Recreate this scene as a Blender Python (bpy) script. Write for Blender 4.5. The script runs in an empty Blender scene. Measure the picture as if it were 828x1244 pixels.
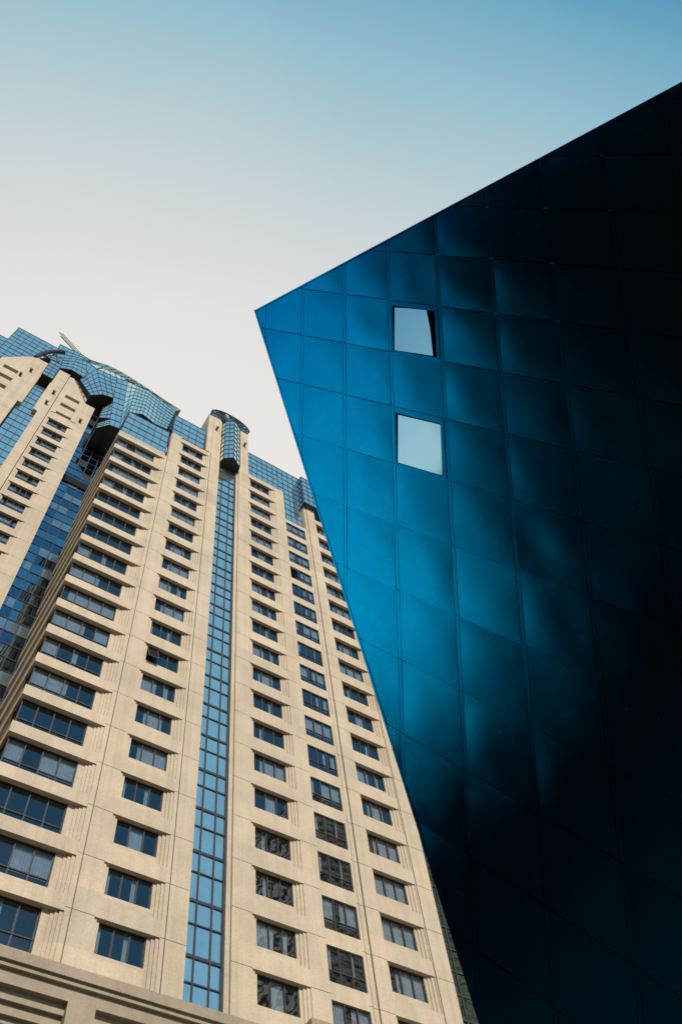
import bpy, math, random
from mathutils import Vector, Matrix
random.seed(7)
sc = bpy.context.scene
col = sc.collection

# ------------------------------------------------------------------ camera
W, H = 828.0, 1244.0
F, PITCH, ROLL, YAW = 1056.72, 1.11105, -.224557, .769089
EYE = 1.6
def ray(px, py):
    x = (px - W/2)/F; y = -(py - H/2)/F
    c, s = math.cos(ROLL), math.sin(ROLL)
    xr, yr = c*x - s*y, s*x + c*y
    cp, sp = math.cos(PITCH), math.sin(PITCH)
    fw, up = cp - sp*yr, sp + cp*yr
    cy, sy = math.cos(YAW), math.sin(YAW)
    return Vector((xr*cy + fw*sy, -xr*sy + fw*cy, up))
def at(px, py, Y):
    r = ray(px, py); r = r*(Y/r.y); r.z += EYE
    return r
cam_d = bpy.data.cameras.new('camera'); cam = bpy.data.objects.new('camera', cam_d); col.objects.link(cam)
fwd = ray(W/2, H/2); right = ray(W/2 + F, H/2) - fwd; upv = ray(W/2, H/2 - F) - fwd
M = Matrix((right, upv, -fwd)).transposed().to_4x4(); M.translation = (0, 0, EYE)
cam.matrix_world = M
cam_d.sensor_fit = 'VERTICAL'; cam_d.sensor_height = 36; cam_d.lens = F/H*36
cam_d.clip_start = .1; cam_d.clip_end = 6000
sc.camera = cam

# ------------------------------------------------------------------ light
SUN_EL, SUN_AZ = math.radians(38), math.radians(190)      # azimuth from +Y towards +X: behind the photographer
world = bpy.data.worlds.new('World'); sc.world = world; world.use_nodes = True
nt = world.node_tree; nt.nodes.clear()
sky = nt.nodes.new('ShaderNodeTexSky'); sky.sky_type = 'NISHITA'; sky.sun_disc = False
sky.sun_elevation = SUN_EL; sky.sun_rotation = SUN_AZ
sky.air_density = 1.0; sky.dust_density = 1.0; sky.ozone_density = 1.0; sky.altitude = 0
SKY_K = .14
bg = nt.nodes.new('ShaderNodeBackground'); bg.inputs[1].default_value = SKY_K
wo = nt.nodes.new('ShaderNodeOutputWorld')
# a bank of high white haze low in the far sky (a direction of the world, not of the lens)
tc = nt.nodes.new('ShaderNodeTexCoord'); dt = nt.nodes.new('ShaderNodeVectorMath'); dt.operation = 'DOT_PRODUCT'
hz, he = math.radians(20), math.radians(20)
dt.inputs[1].default_value = (math.sin(hz)*math.cos(he), math.cos(hz)*math.cos(he), math.sin(he))
nt.links.new(tc.outputs['Generated'], dt.inputs[0])
rp = nt.nodes.new('ShaderNodeValToRGB'); rp.color_ramp.interpolation = 'LINEAR'
stops = [(.00, (.085, .27, .45)), (.15, (.085, .30, .49)), (.22, (.20, .43, .57)), (.29, (.32, .53, .62)), (.37, (.48, .605, .645)), (.46, (.65, .69, .70)), (.55, (.775, .765, .75)), (.68, (.83, .805, .775))]
el = rp.color_ramp.elements
while len(el) < len(stops): el.new(.5)
for k, (p, c) in enumerate(stops): el[k].position = p; el[k].color = (*c, 1)
hn = nt.nodes.new('ShaderNodeTexNoise'); hn.inputs['Scale'].default_value = 2.2; hn.inputs['Detail'].default_value = 5
hmp = nt.nodes.new('ShaderNodeMapping'); hmp.inputs['Scale'].default_value = (1, 1, 3); nt.links.new(tc.outputs['Generated'], hmp.inputs[0]); nt.links.new(hmp.outputs[0], hn.inputs['Vector'])
hs = nt.nodes.new('ShaderNodeMath'); hs.operation = 'MULTIPLY_ADD'; hs.inputs[1].default_value = .06; nt.links.new(hn.outputs[0], hs.inputs[0])
hd = nt.nodes.new('ShaderNodeMath'); hd.operation = 'SUBTRACT'; hd.inputs[1].default_value = .03; nt.links.new(dt.outputs['Value'], hd.inputs[0]); nt.links.new(hd.outputs[0], hs.inputs[2])
nt.links.new(hs.outputs[0], rp.inputs[0])
gain = nt.nodes.new('ShaderNodeVectorMath'); gain.operation = 'SCALE'; gain.inputs['Scale'].default_value = 1/SKY_K
nt.links.new(rp.outputs[0], gain.inputs[0])
mr = nt.nodes.new('ShaderNodeMapRange'); mr.interpolation_type = 'SMOOTHSTEP'; mr.inputs[1].default_value = -.85; mr.inputs[2].default_value = -.3
nt.links.new(dt.outputs['Value'], mr.inputs[0])
mx = nt.nodes.new('ShaderNodeMix'); mx.data_type = 'RGBA'
nt.links.new(mr.outputs[0], mx.inputs[0]); nt.links.new(sky.outputs[0], mx.inputs[6]); nt.links.new(gain.outputs[0], mx.inputs[7])
# pale band of haze all round the horizon
sx = nt.nodes.new('ShaderNodeSeparateXYZ'); nt.links.new(tc.outputs['Generated'], sx.inputs[0])
hr = nt.nodes.new('ShaderNodeMapRange'); hr.interpolation_type = 'SMOOTHSTEP'; hr.inputs[1].default_value = .56; hr.inputs[2].default_value = .06; hr.inputs[3].default_value = 0; hr.inputs[4].default_value = .8
nt.links.new(sx.outputs['Z'], hr.inputs[0])
m2 = nt.nodes.new('ShaderNodeMix'); m2.data_type = 'RGBA'; m2.inputs[7].default_value = (.66/SKY_K, .92/SKY_K, .95/SKY_K, 1)
nt.links.new(hr.outputs[0], m2.inputs[0]); nt.links.new(mx.outputs[2], m2.inputs[6])
nt.links.new(m2.outputs[2], bg.inputs[0]); nt.links.new(bg.outputs[0], wo.inputs[0])
sd = bpy.data.lights.new('sun', 'SUN'); sd.energy = 4.8; sd.angle = math.radians(.5); sd.color = (1, .92, .80)
sun = bpy.data.objects.new('sun', sd); col.objects.link(sun)
sdir = Vector((math.sin(SUN_AZ)*math.cos(SUN_EL), math.cos(SUN_AZ)*math.cos(SUN_EL), math.sin(SUN_EL)))
sun.rotation_euler = sdir.to_track_quat('Z', 'Y').to_euler(); sun.location = (0, 0, 300)
sc.view_settings.view_transform = 'Standard'; sc.view_settings.look = 'None'
sc.view_settings.exposure = 0.0; sc.view_settings.gamma = 1
sc.cycles.max_bounces = 8; sc.cycles.transparent_max_bounces = 12

# ------------------------------------------------------------------ materials
def new_mat(name):
    m = bpy.data.materials.new(name); m.use_nodes = True
    n = m.node_tree; b = n.nodes['Principled BSDF']
    return m, n, b
def noise(n, scale, detail=4, coord='Object', rough=.6):
    tc = n.nodes.new('ShaderNodeTexCoord'); t = n.nodes.new('ShaderNodeTexNoise')
    t.inputs['Scale'].default_value = scale; t.inputs['Detail'].default_value = detail; t.inputs['Roughness'].default_value = rough
    n.links.new(tc.outputs[coord], t.inputs['Vector']); return t
def ramp(n, src, stops):
    r = n.nodes.new('ShaderNodeValToRGB'); e = r.color_ramp.elements
    while len(e) < len(stops): e.new(.5)
    for k, (p, c) in enumerate(stops): e[k].position = p; e[k].color = (*c, 1)
    n.links.new(src, r.inputs[0]); return r
def mixc(n, a, b, fac=1.0, mode='MULTIPLY'):
    x = n.nodes.new('ShaderNodeMix'); x.data_type = 'RGBA'; x.blend_type = mode
    x.inputs[0].default_value = fac
    n.links.new(a, x.inputs[6]); n.links.new(b, x.inputs[7]); return x.outputs[2]
def bump(n, b, src, strength, dist):
    bp = n.nodes.new('ShaderNodeBump'); bp.inputs['Strength'].default_value = strength; bp.inputs['Distance'].default_value = dist
    n.links.new(src, bp.inputs['Height']); n.links.new(bp.outputs[0], b.inputs['Normal'])
def stone_mat(name, c):
    m, n, b = new_mat(name)
    big = noise(n, .35, 5); fine = noise(n, 9, 6, rough=.8)
    d = tuple(x*.86 for x in c); l = tuple(min(1, x*1.06) for x in c)
    r1 = ramp(n, big.outputs[0], [(.3, d), (.7, l)])
    r2 = ramp(n, fine.outputs[0], [(.3, (.8, .79, .77)), (.7, (1.12, 1.12, 1.12))])
    # rain streaks: noise stretched along Z
    tc = n.nodes.new('ShaderNodeTexCoord'); mp = n.nodes.new('ShaderNodeMapping'); mp.inputs['Scale'].default_value = (2.2, 2.2, .06)
    st = n.nodes.new('ShaderNodeTexNoise'); st.inputs['Scale'].default_value = 1.0; st.inputs['Detail'].default_value = 5
    n.links.new(tc.outputs['Object'], mp.inputs[0]); n.links.new(mp.outputs[0], st.inputs['Vector'])
    r3 = ramp(n, st.outputs[0], [(.35, (.91, .89, .85)), (.6, (1, 1, 1))])
    sn = n.nodes.new('ShaderNodeVectorMath'); sn.operation = 'SNAP'; sn.inputs[1].default_value = (4.7, 60, 3.1)
    wn = n.nodes.new('ShaderNodeTexWhiteNoise'); n.links.new(tc.outputs['Object'], sn.inputs[0]); n.links.new(sn.outputs[0], wn.inputs['Vector'])
    r4 = ramp(n, wn.outputs[0], [(0, (.92, .92, .93)), (1, (1.03, 1.02, 1.0))])
    o = mixc(n, mixc(n, mixc(n, r1.outputs[0], r2.outputs[0]), r3.outputs[0]), r4.outputs[0])
    n.links.new(o, b.inputs['Base Color']); b.inputs['Roughness'].default_value = .85
    b.inputs['Specular IOR Level'].default_value = .25
    bump(n, b, fine.outputs[0], .25, .02)
    return m
def plain(name, c, rough=.6, metal=0, spec=.5):
    m, n, b = new_mat(name)
    t = noise(n, 3, 4); r = ramp(n, t.outputs[0], [(.3, tuple(x*.85 for x in c)), (.7, tuple(min(1, x*1.1) for x in c))])
    n.links.new(r.outputs[0], b.inputs['Base Color'])
    b.inputs['Roughness'].default_value = rough; b.inputs['Metallic'].default_value = metal; b.inputs['Specular IOR Level'].default_value = spec
    return m
def mirror_glass(name, c, rough=.04, wav=.004, var=.12, metal=1):
    m, n, b = new_mat(name)
    b.inputs['Metallic'].default_value = metal; b.inputs['Roughness'].default_value = rough
    t = noise(n, .5, 3)
    r = ramp(n, t.outputs[0], [(.3, tuple(x*(1-var) for x in c)), (.7, tuple(min(1, x*(1+var*.6)) for x in c))])
    n.links.new(r.outputs[0], b.inputs['Base Color'])
    w = noise(n, .9, 2); bump(n, b, w.outputs[0], 1, wav)
    return m
def window_glass(name, tint, refl, wav):
    m = bpy.data.materials.new(name); m.use_nodes = True; n = m.node_tree; n.nodes.clear()
    out = n.nodes.new('ShaderNodeOutputMaterial'); mx = n.nodes.new('ShaderNodeMixShader')
    tr = n.nodes.new('ShaderNodeBsdfTransparent'); tr.inputs[0].default_value = (*tint, 1)
    gl = n.nodes.new('ShaderNodeBsdfGlossy'); gl.inputs['Roughness'].default_value = .02; gl.inputs[0].default_value = (*refl, 1)
    lw_ = n.nodes.new('ShaderNodeLayerWeight'); lw_.inputs[0].default_value = .5
    pw = n.nodes.new('ShaderNodeMath'); pw.operation = 'POWER'; pw.inputs[1].default_value = 4.0; n.links.new(lw_.outputs['Facing'], pw.inputs[0])
    fr = n.nodes.new('ShaderNodeMath'); fr.operation = 'MULTIPLY_ADD'; fr.inputs[1].default_value = .8; fr.inputs[2].default_value = .17; n.links.new(pw.outputs[0], fr.inputs[0])
    t = noise(n, .8, 2); bp = n.nodes.new('ShaderNodeBump'); bp.inputs['Strength'].default_value = 1; bp.inputs['Distance'].default_value = wav
    n.links.new(t.outputs[0], bp.inputs['Height']); n.links.new(bp.outputs[0], gl.inputs['Normal'])
    n.links.new(fr.outputs[0], mx.inputs[0]); n.links.new(tr.outputs[0], mx.inputs[1]); n.links.new(gl.outputs[0], mx.inputs[2])
    n.links.new(mx.outputs[0], out.inputs[0]); return m

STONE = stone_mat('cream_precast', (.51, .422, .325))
STONE_B = stone_mat('precast_darker', (.33, .275, .21))  # the cream precast in a darker tone
FRAME = plain('bronze_frame', (.035, .035, .036), .65, spec=.25)
MULL = plain('dark_mullion', (.045, .055, .07), .9, spec=.08)
BLACK = plain('dark_interior', (.012, .012, .013), .9, spec=.1)
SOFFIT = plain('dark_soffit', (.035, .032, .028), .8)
CURT = plain('curtain_cloth', (.72, .73, .72), .9)
GLASS = window_glass('window_glass', (.42, .48, .54), (.88, .93, 1.0), .010)
BLUEGL = mirror_glass('blue_mirror_glass', (.76, .98, .97), metal=.91)
DEEPGL = mirror_glass('deep_blue_glass', (.30, .44, .55), var=.2)
DEEPGL_L = mirror_glass('deep_blue_glass_blind', (.42, .52, .60), var=.2, metal=.92, rough=.1)
DEEPGL_D = mirror_glass('deep_blue_glass_dark', (.16, .26, .36), var=.2)
GREENGL = mirror_glass('dark_green_glass', (.20, .25, .20), wav=.01)
STEEL_P = plain('pale_metal', (.5, .47, .38), .5)
KNOB = plain('rusty_boss', (.10, .06, .035), .7)

def yud_steel():
    m = bpy.data.materials.new('blue_steel'); m.use_nodes = True; n = m.node_tree; n.nodes.clear()
    out = n.nodes.new('ShaderNodeOutputMaterial'); g = n.nodes.new('ShaderNodeBsdfAnisotropic'); g.distribution = 'BECKMANN'
    t = noise(n, 1.1, 6, rough=.7)
    r = ramp(n, t.outputs[0], [(.3, (.001, .335, .60)), (.7, (.0015, .385, .68))])
    n.links.new(r.outputs[0], g.inputs['Color'])
    f = noise(n, 3.5, 6, rough=.75)
    rr = n.nodes.new('ShaderNodeMapRange'); rr.inputs[1].default_value = .3; rr.inputs[2].default_value = .7; rr.inputs[3].default_value = .235; rr.inputs[4].default_value = .275
    n.links.new(f.outputs[0], rr.inputs[0]); n.links.new(rr.outputs[0], g.inputs['Roughness'])
    q = noise(n, 140, 2)
    bp = n.nodes.new('ShaderNodeBump'); bp.inputs['Strength'].default_value = .12; bp.inputs['Distance'].default_value = .002
    n.links.new(q.outputs[0], bp.inputs['Height']); n.links.new(bp.outputs[0], g.inputs['Normal'])
    n.links.new(g.outputs[0], out.inputs[0])
    return m
YUD = yud_steel()
YUDGL = mirror_glass('pale_mirror_pane', (.74, .86, .86), rough=.08, wav=.002, var=.05)

# ------------------------------------------------------------------ mesh helpers
class MB:
    def __init__(s): s.v = []; s.f = []; s.m = []
    def face(s, pts, mi=0):
        k = len(s.v); s.v += [Vector(p) for p in pts]; s.f.append(tuple(range(k, k+len(pts)))); s.m.append(mi)
    def box(s, x0, x1, y0, y1, z0, z1, mi=0):
        k = len(s.v)
        s.v += [Vector(p) for p in ((x0,y0,z0),(x1,y0,z0),(x1,y1,z0),(x0,y1,z0),(x0,y0,z1),(x1,y0,z1),(x1,y1,z1),(x0,y1,z1))]
        for q in ((0,1,5,4),(1,2,6,5),(2,3,7,6),(3,0,4,7),(4,5,6,7),(3,2,1,0)):
            s.f.append(tuple(k+i for i in q)); s.m.append(mi)
    def prism(s, pts, off, mi=0, side=0):
        k = len(s.v); n = len(pts); off = Vector(off)
        s.v += [Vector(p) for p in pts] + [Vector(p)+off for p in pts]
        s.f.append(tuple(range(k, k+n))); s.m.append(mi)
        s.f.append(tuple(range(k+2*n-1, k+n-1, -1))); s.m.append(side)
        for i in range(n):
            j = (i+1) % n
            s.f.append((k+j, k+i, k+n+i, k+n+j)); s.m.append(side)
    def bar(s, a, b, w, nrm, d, mi=0):
        a, b, nrm = Vector(a), Vector(b), Vector(nrm).normalized()
        t = (b-a).normalized(); sd_ = t.cross(nrm).normalized()*(w/2); o = nrm*d
        s.prism([a-sd_-o*.2, b-sd_-o*.2, b+sd_-o*.2, a+sd_-o*.2], o*1.2, mi, mi)
    def grid(s, q, nu, nv, w, d, toward, edges=True, thick_every=0):
        """bars along a bilinear quad q = (p00,p10,p11,p01)"""
        p00, p10, p11, p01 = [Vector(p) for p in q]
        nrm = (p10-p00).cross(p01-p00)
        if nrm.length < 1e-6: nrm = (p10-p00).cross(p11-p00)
        nrm.normalize()
        if nrm.dot(Vector(toward)) < 0: nrm = -nrm
        for i in range(nu+1):
            if not edges and i in (0, nu): continue
            u = i/nu; s.bar(p00.lerp(p10, u), p01.lerp(p11, u), w, nrm, d)
        for j in range(nv+1):
            if not edges and j in (0, nv): continue
            v = j/nv; ww = w*1.9 if thick_every and j % thick_every == 0 else w
            s.bar(p00.lerp(p01, v), p10.lerp(p11, v), ww, nrm, d*.96)
    def tube(s, pts, r, seg=8):
        pts = [Vector(p) for p in pts]; k = len(s.v)
        for i, p in enumerate(pts):
            t = (pts[min(i+1, len(pts)-1)] - pts[max(i-1, 0)]).normalized()
            a = t.orthogonal().normalized(); b = t.cross(a)
            for q in range(seg):
                an = 2*math.pi*q/seg; s.v.append(p + a*math.cos(an)*r + b*math.sin(an)*r)
        for i in range(len(pts)-1):
            for q in range(seg):
                s.f.append((k+i*seg+q, k+i*seg+(q+1) % seg, k+(i+1)*seg+(q+1) % seg, k+(i+1)*seg+q)); s.m.append(0)
        s.f.append(tuple(k+q for q in range(seg-1, -1, -1))); s.m.append(0)
        s.f.append(tuple(k+(len(pts)-1)*seg+q for q in range(seg))); s.m.append(0)
    def build(s, name, mats, parent=None, smooth=False, loc=None):
        me = bpy.data.meshes.new(name)
        off = Vector(loc) if loc is not None else Vector((0, 0, 0))
        if parent is not None and loc is None: off = wloc(parent)
        me.from_pydata([v-off for v in s.v], [], s.f)
        if not isinstance(mats, (list, tuple)): mats = [mats]
        for m in mats: me.materials.append(m)
        me.polygons.foreach_set('material_index', s.m)
        if smooth: me.polygons.foreach_set('use_smooth', [True]*len(me.polygons))
        me.update()
        o = bpy.data.objects.new(name, me); col.objects.link(o)
        if parent is not None:
            o.parent = parent
            if loc is not None: o.location = off - wloc(parent)
        elif loc is not None: o.location = off
        return o
def wloc(o):
    l = Vector(o.location)
    while o.parent: o = o.parent; l += Vector(o.location)
    return l
def thing(name, loc, label, cat, group=None):
    o = bpy.data.objects.new(name, None); col.objects.link(o); o.location = loc
    o.empty_display_size = .5
    o['label'] = label; o['category'] = cat
    if group: o['group'] = group
    return o
def tag(o, label, cat, group=None):
    o['label'] = label; o['category'] = cat
    if group: o['group'] = group

# ------------------------------------------------------------------ ground
g = MB(); g.face([(-3000, -3000, 0), (3000, -3000, 0), (3000, 3000, 0), (-3000, 3000, 0)])
gr = g.build('ground', plain('asphalt', (.04, .038, .036), .9, spec=.15)); gr['kind'] = 'structure'
g = MB(); g.face([(5, -70, .004), (75, -70, .004), (75, 31.9, .004), (5, 31.9, .004)])  # pale warm plaza, unseen, added to bounce sunlight up to the soffits
gp = g.build('plaza', plain('bounce_paving', (.50, .41, .29), .9)); gp['kind'] = 'structure'

# ------------------------------------------------------------------ hotel tower
E = EYE
D = 32.4
tower = thing('high_rise_tower', (18.2, D, 0), 'tall cream concrete high-rise with stacked window bays and a central blue glass strip', 'high-rise')

def jitter(v, a): return v + random.uniform(-a, a)
# window: shared meshes in local coordinates (origin = lower left of the opening, glass plane y=0)
PROTO = {}
def window_proto(key, w, h, n, low):
    """n panes wide; low = height of lower light row (0: none)"""
    fr = MB(); t = .06
    fr.box(-.0, w, -.05, .05, 0, t); fr.box(0, w, -.05, .05, h-t, h)
    for i in range(n+1):
        x = w*i/n; a = max(0, x-t/2); b = min(w, x+t/2)
        if i == 0: a, b = 0, t
        if i == n: a, b = w-t, w
        fr.box(a, b, -.06, .06, t, h-t)
    if low: fr.box(t, w-t, -.045, .045, low-.03, low+.03)
    gl = MB()
    for i in range(n):
        # every pane sits a little out of true, as real glazing does
        x0, x1 = w*i/n, w*(i+1)/n
        spans = [(0, low), (low, h)] if low else [(0, h)]
        for z0, z1 in spans:
            a, b = random.uniform(-.006, .006), random.uniform(-.006, .006)
            gl.face([(x0, a, z0), (x1, -a, z0), (x1, -a+b, z1), (x0, a+b, z1)])
    bk = MB(); bk.box(-.05, w+.05, 1.0, 1.05, -.05, h+.05)
    for q in ([(0,.0,0),(w,0,0),(w,1,0),(0,1,0)], [(0,0,h),(w,0,h),(w,1,h),(0,1,h)], [(0,0,0),(0,1,0),(0,1,h),(0,0,h)], [(w,0,0),(w,1,0),(w,1,h),(w,0,h)]):
        bk.face(q)
    cs = []
    for k in range(7):
        pieces = []
        for i in range(n):
            c = MB()
            r = random.random(); x0, x1 = w*i/n+.02, w*(i+1)/n-.02
            zl = low + .0 if low else .05
            if r < .25: continue
            if r < .5:
                if random.random() < .5: x1 = x0 + (x1-x0)*random.uniform(.25, .5)
                else: x0 = x1 - (x1-x0)*random.uniform(.25, .5)
            m = max(4, int((x1-x0)/.07)); pts = []
            for j in range(m+1): pts.append((x0+(x1-x0)*j/m, .09 + (.035 if j % 2 else 0)))
            for (xa, ya), (xb, yb) in zip(pts, pts[1:]): c.face([(xa, ya, zl), (xb, yb, zl), (xb, yb, h-.03), (xa, ya, h-.03)])
            pieces.append(c)
        cs.append(pieces)
    def me(mb, nm, mats):
        o = mb.build(nm, mats); d = o.data; bpy.data.objects.remove(o); return d
    PROTO[key] = dict(frame=me(fr, 'window_frame', FRAME), glass=me(gl, 'window_glass', GLASS), back=me(bk, 'room', BLACK),
                      curt=[[me(c, 'curtain', CURT) for c in q] for q in cs])
def add_window(key, parent, x, y, z):
    p = PROTO[key]
    def lk(nm, d, par, loc=(0, 0, 0)):
        o = bpy.data.objects.new(nm, d); col.objects.link(o); o.parent = par; o.location = loc; return o
    w = lk('window', p['glass'], parent, Vector((x, y, z)) - wloc(parent))
    lk('frame', p['frame'], w); lk('room', p['back'], w); 
    for c in random.choice(p['curt']): lk('curtain', c, w)
    return w

ST = 3.1
SASH4, SASH2 = 14, 7
wall = MB()      # the cast stone of the front
dark = MB()      # dark backing in the joints
JG = .035        # joint width
def pier(mb, x0, x1, y0, z0, z1, first, depth=.5, seamgap=True):
    """pier built storey by storey with open joints at levels first + n*ST"""
    z = z0; n = math.ceil((z0-first)/ST + 1e-6)
    while z < z1 - .01:
        zn = min(z1, first + n*ST)
        if zn - z > .12: mb.box(x0, x1, y0, y0+depth, z + (JG if z > z0 else 0), zn)
        z = zn; n += 1
def punched_floor(mb, x0, x1, xw0, xw1, y, s, beam, lsteps, rsteps, bz=None):
    """one storey of a recessed window bay whose soffit is at s; the beam stands above the soffit"""
    zb = bz if bz is not None else s - (ST - beam)                      # top of the beam below
    mb.box(x0, x1, y, y+.9, s, s+beam)
    ap = s - 1.62                             # window foot
    for k in range(lsteps):
        a = x0 + (xw0-x0)*k/lsteps; b = x0 + (xw0-x0)*(k+1)/lsteps
        mb.box(a, b, y+.08*(k+1), y+.9, zb, s)
    for k in range(rsteps):
        a = x1 - (x1-xw1)*k/rsteps; b = x1 - (x1-xw1)*(k+1)/rsteps
        mb.box(b, a, y+.07*(k+1), y+.9, zb, s)
    mb.box(xw0, xw1, y+.2, y+.9, zb, ap)
    return ap

window_proto('three', 2.36, 1.62, 3, 0)
window_proto('three_low', 2.28, 2.12, 3, .72)
window_proto('four_low', 3.84, 2.25, 4, .68)
window_proto('narrow', 2.3, 1.62, 4, .5)

Z0 = 25.2 + E                       # top of the podium cornice
s0 = 28.1 + E
# --- bay 1 (large corner windows)
c1top = 81.45 + E
X1 = 4.55
for n in range(18):
    s = 27.9 + E + ST*n
    beam = .85
    wall.box(X1, 9.45, D, D+.8, s, s+beam)                     # beam along the front ...
    wall.box(X1, X1+.5, D+.8, 40.2, s, s+beam)                 # ... and round the corner
    wall.box(X1+.16, X1+.5, D+.8, 40.0, s-.55, s-.002)         # thinner course under it on the flank
    zb = s - (ST-beam) if n else Z0
    for k, (a, b) in enumerate(((9.27, 9.45), (9.1, 9.27), (8.93, 9.1))):
        wall.box(a, b, D+.07*(k+1), D+.9, zb, s)
    wall.box(8.56, 8.93, D+.27, D+.9, zb, s)
    if not n: wall.box(X1+.15, 8.56, D+.25, D+.9, zb, s-2.25)
    add_window('four_low', tower, 4.71, D+.37, s-2.25)
wall.box(X1, 9.45, D-.02, D+.8, c1top+.0, c1top+.35)
dark.box(X1+.55, 9.0, D+1.5, 41, Z0, c1top)
# --- pier 1/2
top2 = 88.3 + E
P = dict(depth=.55)
pier(wall, 9.45, 9.72, D, Z0, c1top, s0, .9)
pier(wall, 9.79, 10.85, D, Z0, top2, s0, .9)
pier(wall, 14.08, 14.30, D, Z0, top2, s0, .9)
pier(wall, 14.36, 15.42, D, Z0, 99.4+E, s0, 1.2)
pier(wall, 17.78, 18.95, D, Z0, 99.4+E, s0, 1.2)
wall.box(17.52, 17.78, D+.16, D+1.2, Z0, 87+E)
dark.box(9.7, 9.8, D+.12, D+.6, Z0, top2); dark.box(14.29, 14.37, D+.12, D+.6, Z0, top2)
for x0, x1, xw0, xw1, top, N, key in ((10.85, 14.08, 11.17, 13.53, top2, 20, 2), (18.95, 22.2, 19.28, 21.64, 87.9+E, 20, 3), (27.25, 30.4, 27.43, 29.79, 86.9+E, 19, 5)):
    for n in range(N):
        s = s0 + ST*n
        b = min(.95, top-s)
        ap = punched_floor(wall, x0, x1, xw0, xw1, D, s, .95, 2, 3, Z0 if n == 0 else None)
        add_window('three', tower, xw0, D+.32, ap)
# piers of bays 3, 4, 5
pier(wall, 22.2, 23.36, D, Z0, 87.9+E, s0, .9)
c4top = 81.2 + E
for n in range(18):
    z = 25.68 + E + ST*n; zt = z + 2.12
    wall.box(23.36, 25.66, D, D+.8, zt, z+ST if n < 17 else c4top)
    add_window('three_low', tower, 23.37, D+.1, z)
wall.box(23.36, 25.66, D, D+.8, Z0, 25.68+E)
pier(wall, 25.66, 25.86, D, Z0, c4top, s0, .8)
pier(wall, 25.93, 26.22, D+.05, Z0, 86.9+E, s0, .8)
pier(wall, 26.29, 27.25, D, Z0, 86.9+E, s0, .9)
dark.box(25.85, 26.30, D+.2, D+.6, Z0, 86.9+E)
pier(wall, 30.4, 30.48, D, Z0, 86.9+E, s0, .9)
pier(wall, 30.56, 31.75, D, Z0, 86.9+E, s0, 4)
dark.box(30.47, 30.57, D+.15, D+.6, Z0, 86.9+E)
# two sashes standing open
for (x, y, z, w_, h_) in ((23.43, D+.1, 25.68+E+ST*SASH4+.75, .68, 1.3), (11.23, D+.32, 26.48+E+ST*SASH2+.06, .70, 1.48)):
    sh = MB(); t_ = .05; o_ = .42
    top, bot = Vector((x, y-.07, z+h_)), Vector((x, y-.07-o_, z+.06))
    X = Vector((w_, 0, 0))
    sh.prism([bot, bot+X, top+X, top], (0, .03, .01), 1, 1)
    for a_s, b_s in ((bot, bot+X), (bot, top), (bot+X, top+X), (top, top+X)): sh.bar(a_s, b_s, .07, (0, -1, 0), .05)
    so_ = sh.build('open_sash', [FRAME, BLACK], tower)
# mass behind the front
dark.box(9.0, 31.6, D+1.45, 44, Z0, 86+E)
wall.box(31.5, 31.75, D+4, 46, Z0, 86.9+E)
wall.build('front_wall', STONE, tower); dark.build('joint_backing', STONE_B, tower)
# flank glazing of bay 1
fl = MB(); fl.face([(X1+.42, D+.4, Z0), (X1+.42, 40.2, Z0), (X1+.42, 40.2, c1top), (X1+.42, D+.4, c1top)])
fg = fl.build('flank_glazing', GREENGL, tower)
# --- podium band
pod = MB()
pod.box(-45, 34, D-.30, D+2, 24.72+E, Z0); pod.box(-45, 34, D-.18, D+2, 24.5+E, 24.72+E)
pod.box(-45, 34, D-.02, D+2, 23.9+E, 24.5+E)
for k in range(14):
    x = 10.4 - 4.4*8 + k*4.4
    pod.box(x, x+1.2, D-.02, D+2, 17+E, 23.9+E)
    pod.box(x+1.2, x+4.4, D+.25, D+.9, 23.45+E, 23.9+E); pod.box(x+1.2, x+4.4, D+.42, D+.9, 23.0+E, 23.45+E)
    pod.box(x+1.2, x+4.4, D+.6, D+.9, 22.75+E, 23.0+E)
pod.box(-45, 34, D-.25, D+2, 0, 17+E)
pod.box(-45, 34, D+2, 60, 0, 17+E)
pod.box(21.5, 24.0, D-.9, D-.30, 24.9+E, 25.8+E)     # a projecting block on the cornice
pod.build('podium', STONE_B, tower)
pg = MB(); pg.face([(-45, D+.75, 17+E), (34, D+.75, 17+E), (34, D+.75, 22.8+E), (-45, D+.75, 22.8+E)])
pgl = pg.build('podium_glazing', GLASS, tower)
pb = MB(); pb.box(-45, 34, D+1.9, D+1.95, 17+E, 23+E); pb.build('room', BLACK, pgl)
pm = MB(); pm.grid([(-45, D+.74, 17+E), (34, D+.74, 17+E), (34, D+.74, 22.8+E), (-45, D+.74, 22.8+E)], 72, 4, .08, .08, (0, -1, 0)); pm.build('mullions', FRAME, pgl)

# --- central glass strip
def curtain_wall(name, q, nu, nv, mat, parent, w=.045, d=.045, toward=(0, -1, 0), thick=0, mull=None, wav=.010, pick=None):
    p00, p10, p11, p01 = [Vector(p) for p in q]
    m = MB(); n = (p10-p00).cross(p01-p00).normalized()
    for i in range(nu):
        for j in range(nv):
            c = []
            a, b = random.uniform(-wav, wav), random.uniform(-wav, wav)
            for (u, v, sg) in ((i, j, a), (i+1, j, b), (i+1, j+1, -a), (i, j+1, -b)):
                c.append(p00.lerp(p10, u/nu).lerp(p01.lerp(p11, u/nu), v/nv) + n*sg)
            m.face(c, pick(i, j) if pick else 0)
    o = m.build(name, mat, parent)
    g = MB(); g.grid(q, nu, nv, w, d, toward, thick_every=thick); g.build('mullions', mull or MULL, o)
    return o
ys = D + .35
zt = 87.4 + E
nst = 20
strip = MB(); sg = MB()
xs = [15.42, 15.99, 16.83, 17.42]
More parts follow.
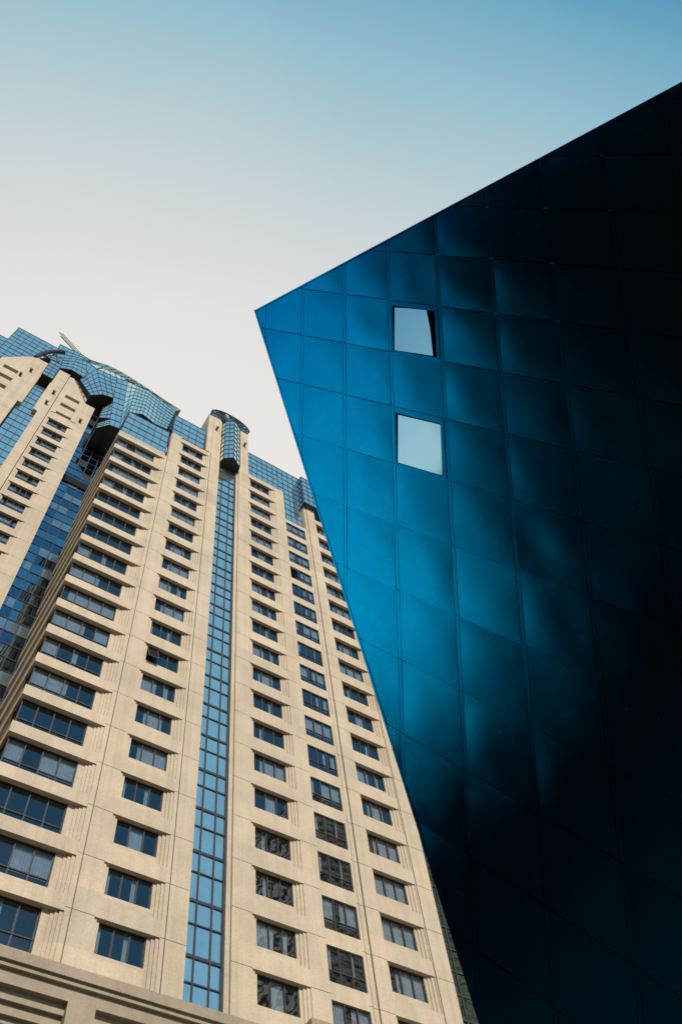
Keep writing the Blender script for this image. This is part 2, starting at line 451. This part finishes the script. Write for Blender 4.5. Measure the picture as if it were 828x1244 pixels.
for n in range(nst+1):
    z0 = 25.2 + E + ST*n - .35; 
    for (za, zb_) in ((z0, z0+1.75), (z0+1.75, z0+ST)):
        if za > zt: continue
        for i in range(3):
            a, b, c_ = [random.uniform(-.004, .004) for _ in range(3)]
            strip.face([(xs[i], ys+a, za), (xs[i+1], ys+b, za), (xs[i+1], ys-a+c_, zb_), (xs[i], ys-b+c_, zb_)])
        sg.box(15.42, 17.42, ys-.06, ys+.05, za - (.085 if za == z0 else .038), za + (.085 if za == z0 else .038))
for x in (15.99, 16.83): sg.box(x-.038, x+.038, ys-.07, ys+.05, 25.2+E, zt)
sg.box(15.42, 15.47, ys-.07, ys+.05, 25.2+E, zt); sg.box(17.40, 17.52, ys-.10, ys+.05, 25.2+E, zt)
so = strip.build('glass_strip', BLUEGL, tower); sg.build('mullions', MULL, so)
# --- barrel-vaulted bay window over the strip
bay = MB(); bm = MB()
pl = [(15.42, D+.4), (15.6, D-.55), (16.5, D-1.15), (17.55, D-.55), (17.78, D+.4)]
zb0, zb1 = 87.0+E, 98.6+E
for (xa, ya), (xb, yb) in zip(pl, pl[1:]):
    q = [(xa, ya, zb0), (xb, yb, zb0), (xb, yb, zb1), (xa, ya, zb1)]
    bay.face(q); bm.grid(q, 2 if xb-xa > .5 else 1, 9, .07, .05, (0, -1, 0))
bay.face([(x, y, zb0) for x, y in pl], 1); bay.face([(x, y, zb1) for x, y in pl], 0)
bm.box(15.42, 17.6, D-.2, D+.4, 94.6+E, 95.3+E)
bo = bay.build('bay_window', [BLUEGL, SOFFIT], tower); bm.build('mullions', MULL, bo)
# stone cheeks shaped at the top, and the vault
ck = MB()
ck.prism([(13.7, D+.02, 88.3+E), (14.36, D+.02, 88.3+E), (14.36, D+.02, 100.3+E), (13.7, D+.02, 100.2+E)], (0, 5, 0))
ck.prism([(14.36, D, 99.4+E), (15.42, D, 99.4+E), (15.0, D, 100.2+E), (14.8, D, 100.4+E), (14.36, D, 100.3+E)], (0, 5, 0))
ck.prism([(17.78, D, 99.4+E), (18.95, D, 99.4+E), (18.95, D, 100.3+E), (18.0, D, 100.3+E)], (0, 5, 0))
ck.build('pier_head', STONE, tower)
va = MB(); vm = MB(); A_ = 12
def vp(k, y): 
    an = math.pi*(1-k/A_); return (16.35+2.6*math.cos(an), y, 100.0+E+2.3*math.sin(an))
for k in range(A_): va.face([vp(k, D-.3), vp(k+1, D-.3), vp(k+1, D+7), vp(k, D+7)])
va.face([vp(k, D-.1) for k in range(A_+1)])
for k in range(A_): vm.bar(vp(k, D-.3), vp(k+1, D-.3), .10, (0, -1, 0), .10)
for k in range(1, A_): vm.bar((16.35, D-.1, 100+E), vp(k, D-.1), .06, (0, -1, 0), .06)
vo = va.build('barrel_vault', BLUEGL, tower); vm.build('mullions', MULL, vo)
# --- glass attics
def glass_box(name, x0, x1, y0, y1, z0, z1, nx, ny, nz, parent, x0t=None):
    t = x0 if x0t is None else x0t
    o = curtain_wall(name, [(x0, y0, z0), (x1, y0, z0), (x1, y0, z1), (t, y0, z1)], nx, nz, BLUEGL, parent)
    m = MB(); q = [(x0, y0, z0), (x0, y1, z0), (t, y1, z1), (t, y0, z1)]
    m.face(q); m.face([(x1, y0, z0), (x1, y1, z0), (x1, y1, z1), (x1, y0, z1)]); m.face([(t, y0, z1), (x1, y0, z1), (x1, y1, z1), (t, y1, z1)])
    r = m.build('return_glazing', DEEPGL, o); gm = MB(); gm.grid(q, ny, nz, .06, .05, (-1, 0, 0)); gm.build('mullions', MULL, r) if False else gm.build('return_mullions', MULL, o)
    return o
glass_box('glass_attic', 4.62, 9.45, D+.05, D+4, 81.8+E, 87.9+E, 6, 3, 4, tower, 4.9)
glass_box('glass_attic', 9.72, 13.45, D+.1, D+4, 88.3+E, 93.9+E, 4, 3, 4, tower)
glass_box('glass_attic', 18.97, 23.1, D+.5, D+5, 87.9+E, 95.6+E, 6, 3, 6, tower)
glass_box('glass_attic', 23.1, 26.6, D+.52, D+5, 81.2+E, 95.6+E, 5, 3, 11, tower)
glass_box('glass_attic', 25.75, 31.6, D-.5, D+5, 86.9+E, 93.9+E, 9, 2, 6, tower)
# --- dark glass wing right of the edge
curtain_wall('glass_wing', [(31.75, D+2.2, 0), (48, D+2.2, 0), (48, D+2.2, 84), (31.75, D+2.2, 84)], 13, 54, GREENGL, tower, w=.09, wav=.015)

# ------------------------------------------------------------------ set-back tower
Y2 = 42.0
back = thing('set_back_tower', (-3, Y2, 0), 'set-back cream tower with chamfered top under a faceted blue glass crown, at the left', 'high-rise')
w2 = MB(); zlow = 17.0
s2 = 28.1 + E
pier(w2, .75, 2.05, Y2, zlow, 108.7+E, s2, 1.2)
w2.prism([(-2.55, Y2, 108.7+E), (.75, Y2, 108.7+E), (-2.0, Y2, 115.0+E), (-2.55, Y2, 114.8+E)], (0, 1.2, 0))
pier(w2, -2.55, -2.4, Y2, zlow, 108.7+E, s2, 1.2)
pier(w2, -3.65, -2.62, Y2-.06, zlow, 99.4+E, s2, 1.2); pier(w2, -4.2, -2.62, Y2-.06, 99.4+E, 115.3+E, s2, 1.4)
w2.box(-2.4, .75, Y2, Y2+1, 99.4+E+.95, 101.6+E-.2)
for n in range(0, 24):
    s = 28.1 + E + ST*n
    if n == 0: continue
    punched_floor(w2, -2.4, .75, -2.1, .2, Y2, s, .95, 2, 2)
    if n >= 11: add_window('narrow', back, -2.1, Y2+.32, s-1.62)
# louvre slots in the chamfered head
zz = 101.2 + E
for k in range(3):
    zs = 102.2 + E + k*3.1
    w2.box(-2.4, .75, Y2, Y2+1, zz, zs-1.0); w2.box(-2.4, -1.85, Y2, Y2+1, zs-1.0, zs); w2.box(.05, .75, Y2, Y2+1, zs-1.0, zs)
    w2.box(-1.85, .05, Y2+.7, Y2+1, zs-1.0, zs); zz = zs
w2.box(-2.4, .75, Y2, Y2+1, zz, 108.7+E)
# left half
w2.box(-6.1, -5.6, Y2-.05, Y2+1.2, 99.5+E, 115.3+E); pier(w2, -7.3, -6.1, Y2-.05, zlow, 115.3+E, s2, 1.2)
w2.prism([(-10.6, Y2, 109.7+E), (-7.3, Y2, 109.7+E), (-7.3, Y2, 115.3+E), (-8.2, Y2, 114.3+E)], (0, 1.2, 0))
for k in range(6):
    zs = 108.0 + E - 3.05*k
    w2.box(-9.8, -8.0, Y2+.7, Y2+1, zs-1.1, zs); w2.box(-9.8, -8.0, Y2, Y2+1, zs-3.05 if k < 5 else zs-2.3, zs-1.1)
zl = 108 + E - 3.05*5 - 2.3
w2.box(-9.8, -8, Y2, Y2+1, 108+E, 109.7+E)
w2.box(-8, -7.3, Y2, Y2+1.1, zl, 109.7+E); w2.box(-10.6, -9.8, Y2, Y2+1.1, zl, 109.7+E)
pier(w2, -13, -10.6, Y2+.02, zlow, 107+E, s2, 1.2)
pier(w2, -10.6, -7.3, Y2, zlow, zl, s2, 1.0)
pier(w2, -45, -13.05, Y2, zlow, 107+E, s2, 1.2)
w2.build('front_wall', STONE, back)
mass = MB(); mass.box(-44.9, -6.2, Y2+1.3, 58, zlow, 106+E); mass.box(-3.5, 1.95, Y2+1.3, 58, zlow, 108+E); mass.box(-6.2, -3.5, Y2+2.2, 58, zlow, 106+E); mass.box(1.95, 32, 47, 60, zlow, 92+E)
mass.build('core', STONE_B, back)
# round stubs with a stain on the wall heads
st = [(-3.2, Y2-.06, 106.6), (-3.3, Y2-.06, 102.6), (1.1, Y2, 102.4), (-6.9, Y2-.05, 109.8), (-7.6, Y2, 107.0)]
for x, y, z in st:
    b = MB(); b.tube([(x, y+.1, z+E), (x, y-.35, z+E)], .16, 10); b.tube([(x, y-.35, z+E), (x, y-.42, z+E)], .22, 10)
    b.build('wall_stub', KNOB, back)
for x, z in ((14.75, 96.0), (18.4, 95.5)):
    b = MB(); b.tube([(x, D+.1, z+E), (x, D-.35, z+E)], .13, 10); b.tube([(x, D-.35, z+E), (x, D-.42, z+E)], .19, 10)
    b.build('wall_stub', KNOB, tower)
# blue glass strip between the two stone halves, with a bay at the head
curtain_wall('glass_strip', [(-5.95, Y2+.5, zlow), (-3.6, Y2+.5, zlow), (-3.6, Y2+.5, 108+E), (-5.95, Y2+.5, 108+E)], 3, 58, BLUEGL, back, thick=2)
hb = MB(); q = [(-5.6, Y2-.5, 109.8+E), (-4.2, Y2-.5, 109.8+E), (-4.2, Y2-.5, 116+E), (-5.6, Y2-.5, 116+E)]
hb.prism(q, (0, 3, 0), 0, 1); ho = hb.build('bay_window', [BLUEGL, SOFFIT], back); hm = MB(); hm.grid(q, 2, 5, .07, .05, (0, -1, 0)); hm.build('mullions', MULL, ho)
# recessed deep blue glazing between the set-back tower and the front block
rz = MB()
curtain_wall('recessed_glazing', [(2.05, 44, zlow), (9, 44, zlow), (9, 44, 116+E), (2.05, 44, 116+E)], 7, 64, [DEEPGL, DEEPGL_L, DEEPGL_D], back, w=.09, wav=.02, pick=lambda i, j: (1 if random.random() < .5 else 0) if j % 2 else (2 if random.random() < .5 else 0))
bl = MB(); bl.box(2.1, 9, 43.85, 43.95, 90.0+E, 91.4+E); bl.build('dark_band', BLACK, back)
# --- roof glass at the far left
def pxA(x, y): return (x/6.9, 380+y/6.9)
def pxS(x, y): return (60+x/4.6, 390+y/4.6)
glass_box('glass_attic', -12.1, -5.1, 44, 54, 104+E, 128.6+E, 8, 4, 16, back)
glass_box('glass_attic', -40, -12.1, 44.1, 54, 104+E, 122.3+E, 24, 4, 12, back)
glass_box('glass_attic', -4.75, -1.4, 44.6, 54, 122+E, 131.2+E, 3, 3, 5, back)
rim = MB()
ap_ = [at(*pxA(x, y), 42.6) for x, y in ((300, 372), (345, 345), (400, 330), (455, 325), (505, 327), (540, 335))]
rim.tube(ap_, .28, 8); rim.build('curved_rim', MULL, back)
# --- faceted crown
crown = []
def facet(pts, nu, nv, back_y=43.9):
    """pts = 4 x (S-pixel x, y, depth) in ring order starting lower-left: real points of a facet at its own depth"""
    P_ = [at(*pxS(x, y), 43.9-(43.9-d)*.55 if d < 43.9 else 43.9+(d-43.9)*.25) for x, y, d in pts]
    crown.append((P_, nu, nv, back_y))
O = [(60,130,43.6),(110,155,43.6),(175,185,43.6),(235,220,43.5),(330,250,43.2),(410,290,42.8),(490,340,42.3),(560,385,42),(640,440,41.5),(735,500,40.8)]
Mi = [(40,210,43),(80,207,43),(150,212,43),(210,225,43),(290,258,42.5),(365,290,42),(430,325,41.5),(490,362,41),(560,392,40.8),(705,505,40)]
for a, b, c, d in zip(Mi, Mi[1:], O[1:], O): facet([a, b, c, d], 2, 3, 50)
facet([(60,262,42.6),(125,273,42.2),(150,212,43),(80,207,43)], 2, 4)
facet([(125,273,42.2),(205,322,41.6),(210,225,43),(150,212,43)], 3, 4)
facet([(205,322,41.6),(172,328,41.8),(265,268,41.4),(210,225,43)], 2, 2)
facet([(210,225,43),(265,268,41.4),(300,262,42.3),(290,258,42.5)], 1, 1)
facet([(232,415,40.3),(300,411,39.6),(265,268,41.4),(172,328,41.8)], 3, 6)
facet([(300,411,39.6),(385,440,39.0),(378,318,40.6),(265,268,41.4)], 3, 6)
facet([(265,268,41.4),(378,318,40.6),(365,290,42),(290,258,42.5)], 3, 1)
facet([(335,580,37.4),(392,602,36.7),(440,338,39.3),(378,318,40.6)], 2, 9)
facet([(392,602,36.7),(445,510,37.4),(490,362,41),(440,338,39.3)], 2, 8)
facet([(378,318,40.6),(440,338,39.3),(430,325,41.5),(365,290,42)], 2, 1)
facet([(280,540,39.4),(350,545,37.9),(383,440,38.9),(300,490,39.6)], 2, 4)
facet([(260,600,39.4),(335,580,37.4),(350,545,37.9),(272,570,39.5)], 2, 3)
facet([(445,510,37.4),(522,522,38.2),(560,392,40.8),(490,362,41)], 4, 8)
facet([(522,522,38.2),(585,572,38.6),(620,440,40.5),(560,392,40.8)], 3, 8)
facet([(585,572,38.6),(655,605,39),(705,505,40),(620,440,40.5)], 4, 8)
facet([(0,208,42.2),(62,262,42.6),(80,207,43),(-30,185,43)], 3, 3)
facet([(-50,210,42.8),(0,208,42.2),(40,170,44),(-20,165,44.5)], 3, 3, 46)
cg = MB(); cm = MB()
for P_, nu, nv, by in crown:
    nf = (P_[1]-P_[0]).cross(P_[3]-P_[0]).normalized()
    for i in range(nu):
        for j in range(nv):
            a_j, b_j = random.uniform(-.012, .012), random.uniform(-.012, .012)
            cg.face([P_[0].lerp(P_[1], u/nu).lerp(P_[3].lerp(P_[2], u/nu), v/nv) + nf*sg_ for u, v, sg_ in ((i, j, a_j), (i+1, j, b_j), (i+1, j+1, -a_j), (i, j+1, -b_j))])
    k = len(cg.v); cg.v += P_
    B_ = [Vector((p.x, by, p.z + .0)) for p in P_]; cg.v += B_
    for i in range(4):
        j = (i+1) % 4
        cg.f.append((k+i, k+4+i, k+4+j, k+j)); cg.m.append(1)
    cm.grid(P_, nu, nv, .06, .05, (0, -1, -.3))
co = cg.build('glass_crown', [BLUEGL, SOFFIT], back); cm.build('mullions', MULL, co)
# sloped louvre beside the chamfer
lv = MB(); ql = [Vector((1.0, Y2+.2, 108.9+E)), Vector((1.0, Y2+3, 108.9+E)), Vector((-2.0, Y2+3, 115.2+E)), Vector((-2.0, Y2+.2, 115.2+E))]
ql = [at(*pxA(715, 752), 42.3), at(*pxA(762, 690), 43.5), at(*pxA(625, 555), 43.5), at(*pxA(618, 552), 42.3)]
lv.prism(ql, (0, .6, 0)); lo = lv.build('louvre_panel', STONE_B, back); lm_ = MB(); lm_.grid(ql, 2, 5, .06, .05, (0, -1, 0)); lm_.build('mullions', MULL, lo)
# roof crane
cr = MB(); a = at(*pxS(62, 66), 46); b = at(*pxS(172, 185), 46); off = Vector((.55, 0, .1))
for o_ in (Vector((0, 0, 0)), off, Vector((.27, .5, .2))): cr.tube([a+o_, b+o_], .10, 6)
for i in range(14):
    t = i/13; u = min(1, t+1/13); p = a.lerp(b, t); q_ = a.lerp(b, u)
    cr.tube([p, p+off], .05, 5); cr.tube([p, q_+off], .045, 5); cr.tube([p+Vector((.27, .5, .2)), q_], .045, 5)
cr.tube([a+Vector((-.15, 0, .1)), a+off+Vector((.1, 0, .1))], .16, 6)
cro = cr.build('roof_crane', STEEL_P); tag(cro, 'pale lattice crane jib leaning up from the roof behind the blue glass crown', 'crane')

# ------------------------------------------------------------------ blue steel cube
SC = 1.4/.060630923543124715
a_ = Vector((0.48037366, -0.38004099, -0.79044924))*.060630923543124715*SC
b_ = Vector((0.29691002, 0.5977238, -0.74469504))*.055848361028939086*SC
t_ = Vector((1.52409159, 1.90145153, 16.25545838))*1.4 + Vector((0, 0, EYE))
nn = a_.cross(b_).normalized()
if nn.z > 0: nn = -nn                       # towards the viewer (leaning out over the pavement)
def G(i, j, h=0): return t_ + a_*i + b_*j + nn*h
apex = G(-.25, 1.65); e1 = G(8.35, -3.3) - apex; e2 = G(4.03, 10.78) - apex
museum = thing('steel_cube_building', (14.5, 2, 0), 'tilted blue steel cube clad in diamond panels, leaning out over the street at the right', 'museum')
e1u, e2u = e1.normalized(), e2.normalized()
pA = nn.cross(e1u).normalized(); pA = pA if pA.dot(e2u) > 0 else -pA       # inward from the top edge
pB = nn.cross(e2u).normalized(); pB = pB if pB.dot(e1u) > 0 else -pB       # inward from the left edge
import bmesh
def clip(mb, margin=0):
    bm_ = bmesh.new(); vs = [bm_.verts.new(v) for v in mb.v]
    for f, mi in zip(mb.f, mb.m):
        try: fc = bm_.faces.new([vs[i] for i in f]); fc.material_index = mi; fc.smooth = True
        except ValueError: pass
    for co_, no in ((apex + pA*margin, -pA), (apex + pB*margin, -pB), (Vector((0, 0, .02)), Vector((0, 0, -1)))):
        bmesh.ops.bisect_plane(bm_, geom=bm_.verts[:]+bm_.edges[:]+bm_.faces[:], plane_co=co_, plane_no=no, clear_outer=True)
    return bm_
def build_bm(bm_, name, mats, parent):
    off = wloc(parent)
    for v in bm_.verts: v.co -= off
    me = bpy.data.meshes.new(name); bm_.to_mesh(me); bm_.free()
    for m in (mats if isinstance(mats, list) else [mats]): me.materials.append(m)
    o = bpy.data.objects.new(name, me); col.objects.link(o); o.parent = parent; return o
WIN = {(3, 1), (3, 3)}
sk = MB(); ss = MB()
rng = random.Random(21)
NS = 10
for i in range(-2, 15):
    for j in range(-10, 16):
        if (i, j) in WIN: continue
        A0, A1, B0, B1 = i+.066, i+1-.006, j+.009, j+1-.007
        amp = rng.uniform(.003, .010)*(1 if rng.random() < .8 else -.5); k2 = rng.uniform(-.004, .004); k3 = rng.uniform(-.004, .004)
        tu, tv = rng.uniform(-.009, .009), rng.uniform(-.009, .009)
        k = len(sk.v)
        for p in range(NS+1):
            for q in range(NS+1):
                u, v = p/NS, q/NS
                su, sv = math.sin(math.pi*u), math.sin(math.pi*v)
                h = amp*(su**.8)*(sv**.8) + k2*math.sin(2*math.pi*u)*sv + k3*su*math.sin(2*math.pi*v) + tu*(u-.5) + tv*(v-.5)
                sk.v.append(G(A0+(A1-A0)*u, B0+(B1-B0)*v, h))
        for p in range(NS):
            for q in range(NS):
                x = k+p*(NS+1)+q
                sk.f.append((x, x+1, x+NS+2, x+NS+1)); sk.m.append(0)
        # standing strip along the seam
        ss.prism([G(i+.006, j+.012, .006), G(i+.062, j+.012, .006), G(i+.062, j+.988, .006), G(i+.006, j+.988, .006)], -nn*.05, 0, 0)
for (i, j) in WIN: ss.prism([G(i+.006, j+.012, .006), G(i+.062, j+.012, .006), G(i+.062, j+.988, .006), G(i+.006, j+.988, .006)], -nn*.05, 0, 0)
bk_ = MB()
for i in range(-2, 15):
    for j in range(-10, 16):
        for (u0, u1, v0, v1, h) in ((-.02, .08, -.01, 1.01, -.016), (-.02, 1.02, -.034, .034, -.032)):
            bk_.prism([G(i+u0, j+v0, h), G(i+u1, j+v0, h), G(i+u1, j+v1, h), G(i+u0, j+v1, h)], -nn*.02, 0, 0)
bko = build_bm(clip(bk_, .03), 'joint_backing', YUD, museum)
for p in bko.data.polygons: p.use_smooth = False
build_bm(clip(sk, .03), 'panel_cladding', YUD, museum)
sso = build_bm(clip(ss, .03), 'seam_strips', YUD, museum)
for p in sso.data.polygons: p.use_smooth = False
# body behind the cladding
def edgept(s, t): return apex + e1*s + e2*t
sb = 2.6; tz = lambda s: (apex.z + e1.z*s - .03)/(-e2.z)
ring = [edgept(0, 0), edgept(0, tz(0)), edgept(sb, tz(sb)), edgept(sb, 0)]
body = MB()
inset = [p - nn*.35 for p in ring]
body.prism(inset, -nn*14, 0, 1); body.build('body', [BLACK, YUD], museum)
# folded metal edge
tr = MB()
for p, q in ((ring[3], ring[0]), (ring[0], ring[1])):
    dd = (q-p).normalized(); inn = pA if p is ring[3] else pB
    tr.prism([p-nn*.33, q-nn*.33, q-nn*.33+inn*.035, p-nn*.33+inn*.035], nn*.345, 0, 0)
for p, q in ((ring[3], ring[0]), (ring[0], ring[1])):
    m_ = 40
    for k in range(m_): tr.tube([p.lerp(q, k/m_+.0006), p.lerp(q, (k+1)/m_-.0006)], .013, 6)
tr.build('edge_trim', YUD, museum)
# the two diamond windows
def diamond_window(i, j, opened):
    fr = MB(); z0 = .014
    def strip_(u0, u1, v0, v1, h): fr.prism([G(i+u0, j+v0, h), G(i+u1, j+v0, h), G(i+u1, j+v1, h), G(i+u0, j+v1, h)], -nn*.30, 0, 0)
    strip_(.072, .985, .015, .105, .012)                       # head
    strip_(.935, .985, .105, .985, .012)                      # right jamb
    strip_(.072, .086, .105, .985, .004); strip_(.086, .935, .968, .985, .004)
    w = fr.build('window', YUD, museum)
    gs = MB()
    for (u0, u1, v0, v1) in ((.086, .100, .105, .968), (.100, .935, .105, .118), (.100, .935, .956, .968), (.923, .935, .118, .956)):
        gs.prism([G(i+u0, j+v0, -.01), G(i+u1, j+v0, -.01), G(i+u1, j+v1, -.01), G(i+u0, j+v1, -.01)], -nn*.2, 0, 0)
    gs.build('gasket', BLACK, w)
    p = MB()
    if not opened:
        p.prism([G(i+u, j+v, -.045+.035*u+.035*v) for u, v in ((.10, .118), (.923, .118), (.923, .956), (.10, .956))], -nn*.02, 0, 0)
    else:
        p.prism([G(i+u, j+v, -.05+.10*u+.03*v) for u, v in ((.10, .118), (.79, .118), (.85, .45), (.89, .956), (.10, .956))], -nn*.02, 0, 0)
    o = p.build('pane', YUDGL, w)
    return w
diamond_window(3, 1, True); diamond_window(3, 3, False)

# ------------------------------------------------------------------ unseen street behind the photographer, blocks placed and shaped to suit reflections and shade
ob = thing('office_tower', (90, -45, 0), 'tall pale banded office tower across the street, mirrored in the hotel windows', 'office tower')
f = MB(); gz = MB()
for k in range(34):
    f.box(72, 136, -60, -40, 2+4*k, 4.0+4*k); gz.box(72.4, 135.6, -59.6, -40.4, 4.0+4*k, 6+4*k)
for k in range(12): f.box(72+k*6, 72.8+k*6, -40.3, -39.8, 0, 138)
f.box(72, 136, -60, -40, 0, 1.99)
f.build('bands', plain('pale_cladding', (.74, .68, .58), .8), ob); gz.build('glazing', GREENGL, ob)
br = thing('brick_substation', (-40, -40, 0), 'dark brick hall across the plaza, mirrored in the blue steel', 'brick building')
f = MB(); f.box(-60, -34, -43, -6.7, 0, 42); f.box(-60.4, -33.6, -43.2, -6.5, 42, 43)
for k in range(4): f.box(-34, -33.5, -42+k*9, -40+k*9, 0, 39.9)
f.build('wall', plain('dark_brick', (.018, .012, .009), .95, spec=.1), br)
MID = plain('grey_render', (.09, .09, .10), .9)
f = MB(); f.box(-56, -35, -6.4, -2.4, 0, 41); f.box(-56.2, -34.7, -6.4, -2.2, 41, 41.6)
mw = f.build('slim_block', MID); tag(mw, 'slim grey block beside the dark brick hall, mirrored in the middle of the blue steel', 'building')
f = MB(); f.box(-56, -35, -2.1, 1, 0, 29); f.box(-56, -35.05, 1.0, 4.2, 0, 26); f.box(-56, -35.1, 4.2, 8, 0, 22.5); f.box(-56, -35.3, 8, 40, 0, 15)
lw = f.build('low_block', plain('dark_render', (.02, .02, .022), .95, spec=.1)); tag(lw, 'low dark stepped block beyond the plaza, mirrored in the foot of the blue steel', 'building')
f = MB(); f.box(-32, -31.6, -8, 45, 0, 11)  # added unseen wall, near black so the steel mirrors darkness at its foot
for k in range(14): f.box(-31.6, -31.4, -7+k*4, -6.7+k*4, 0, 11)
fw = f.build('reflection_wall', plain('near_black_brick', (.012, .009, .007), .95, spec=.1)); tag(fw, 'tall near-black wall with piers, added unseen to darken what the steel mirrors', 'wall')
lb = MB(); lb.box(-90, -14, -62, -44, 0, 62); lb.box(-90.4, -13.6, -62.4, -43.6, 62, 63)  # added off-frame block, casts shade on the asphalt mirrored in the steel
lbo = lb.build('shade_block', plain('street_render', (.16, .13, .10), .9)); tag(lbo, 'long unseen mid-rise block added across the street to shade the dark asphalt', 'building')
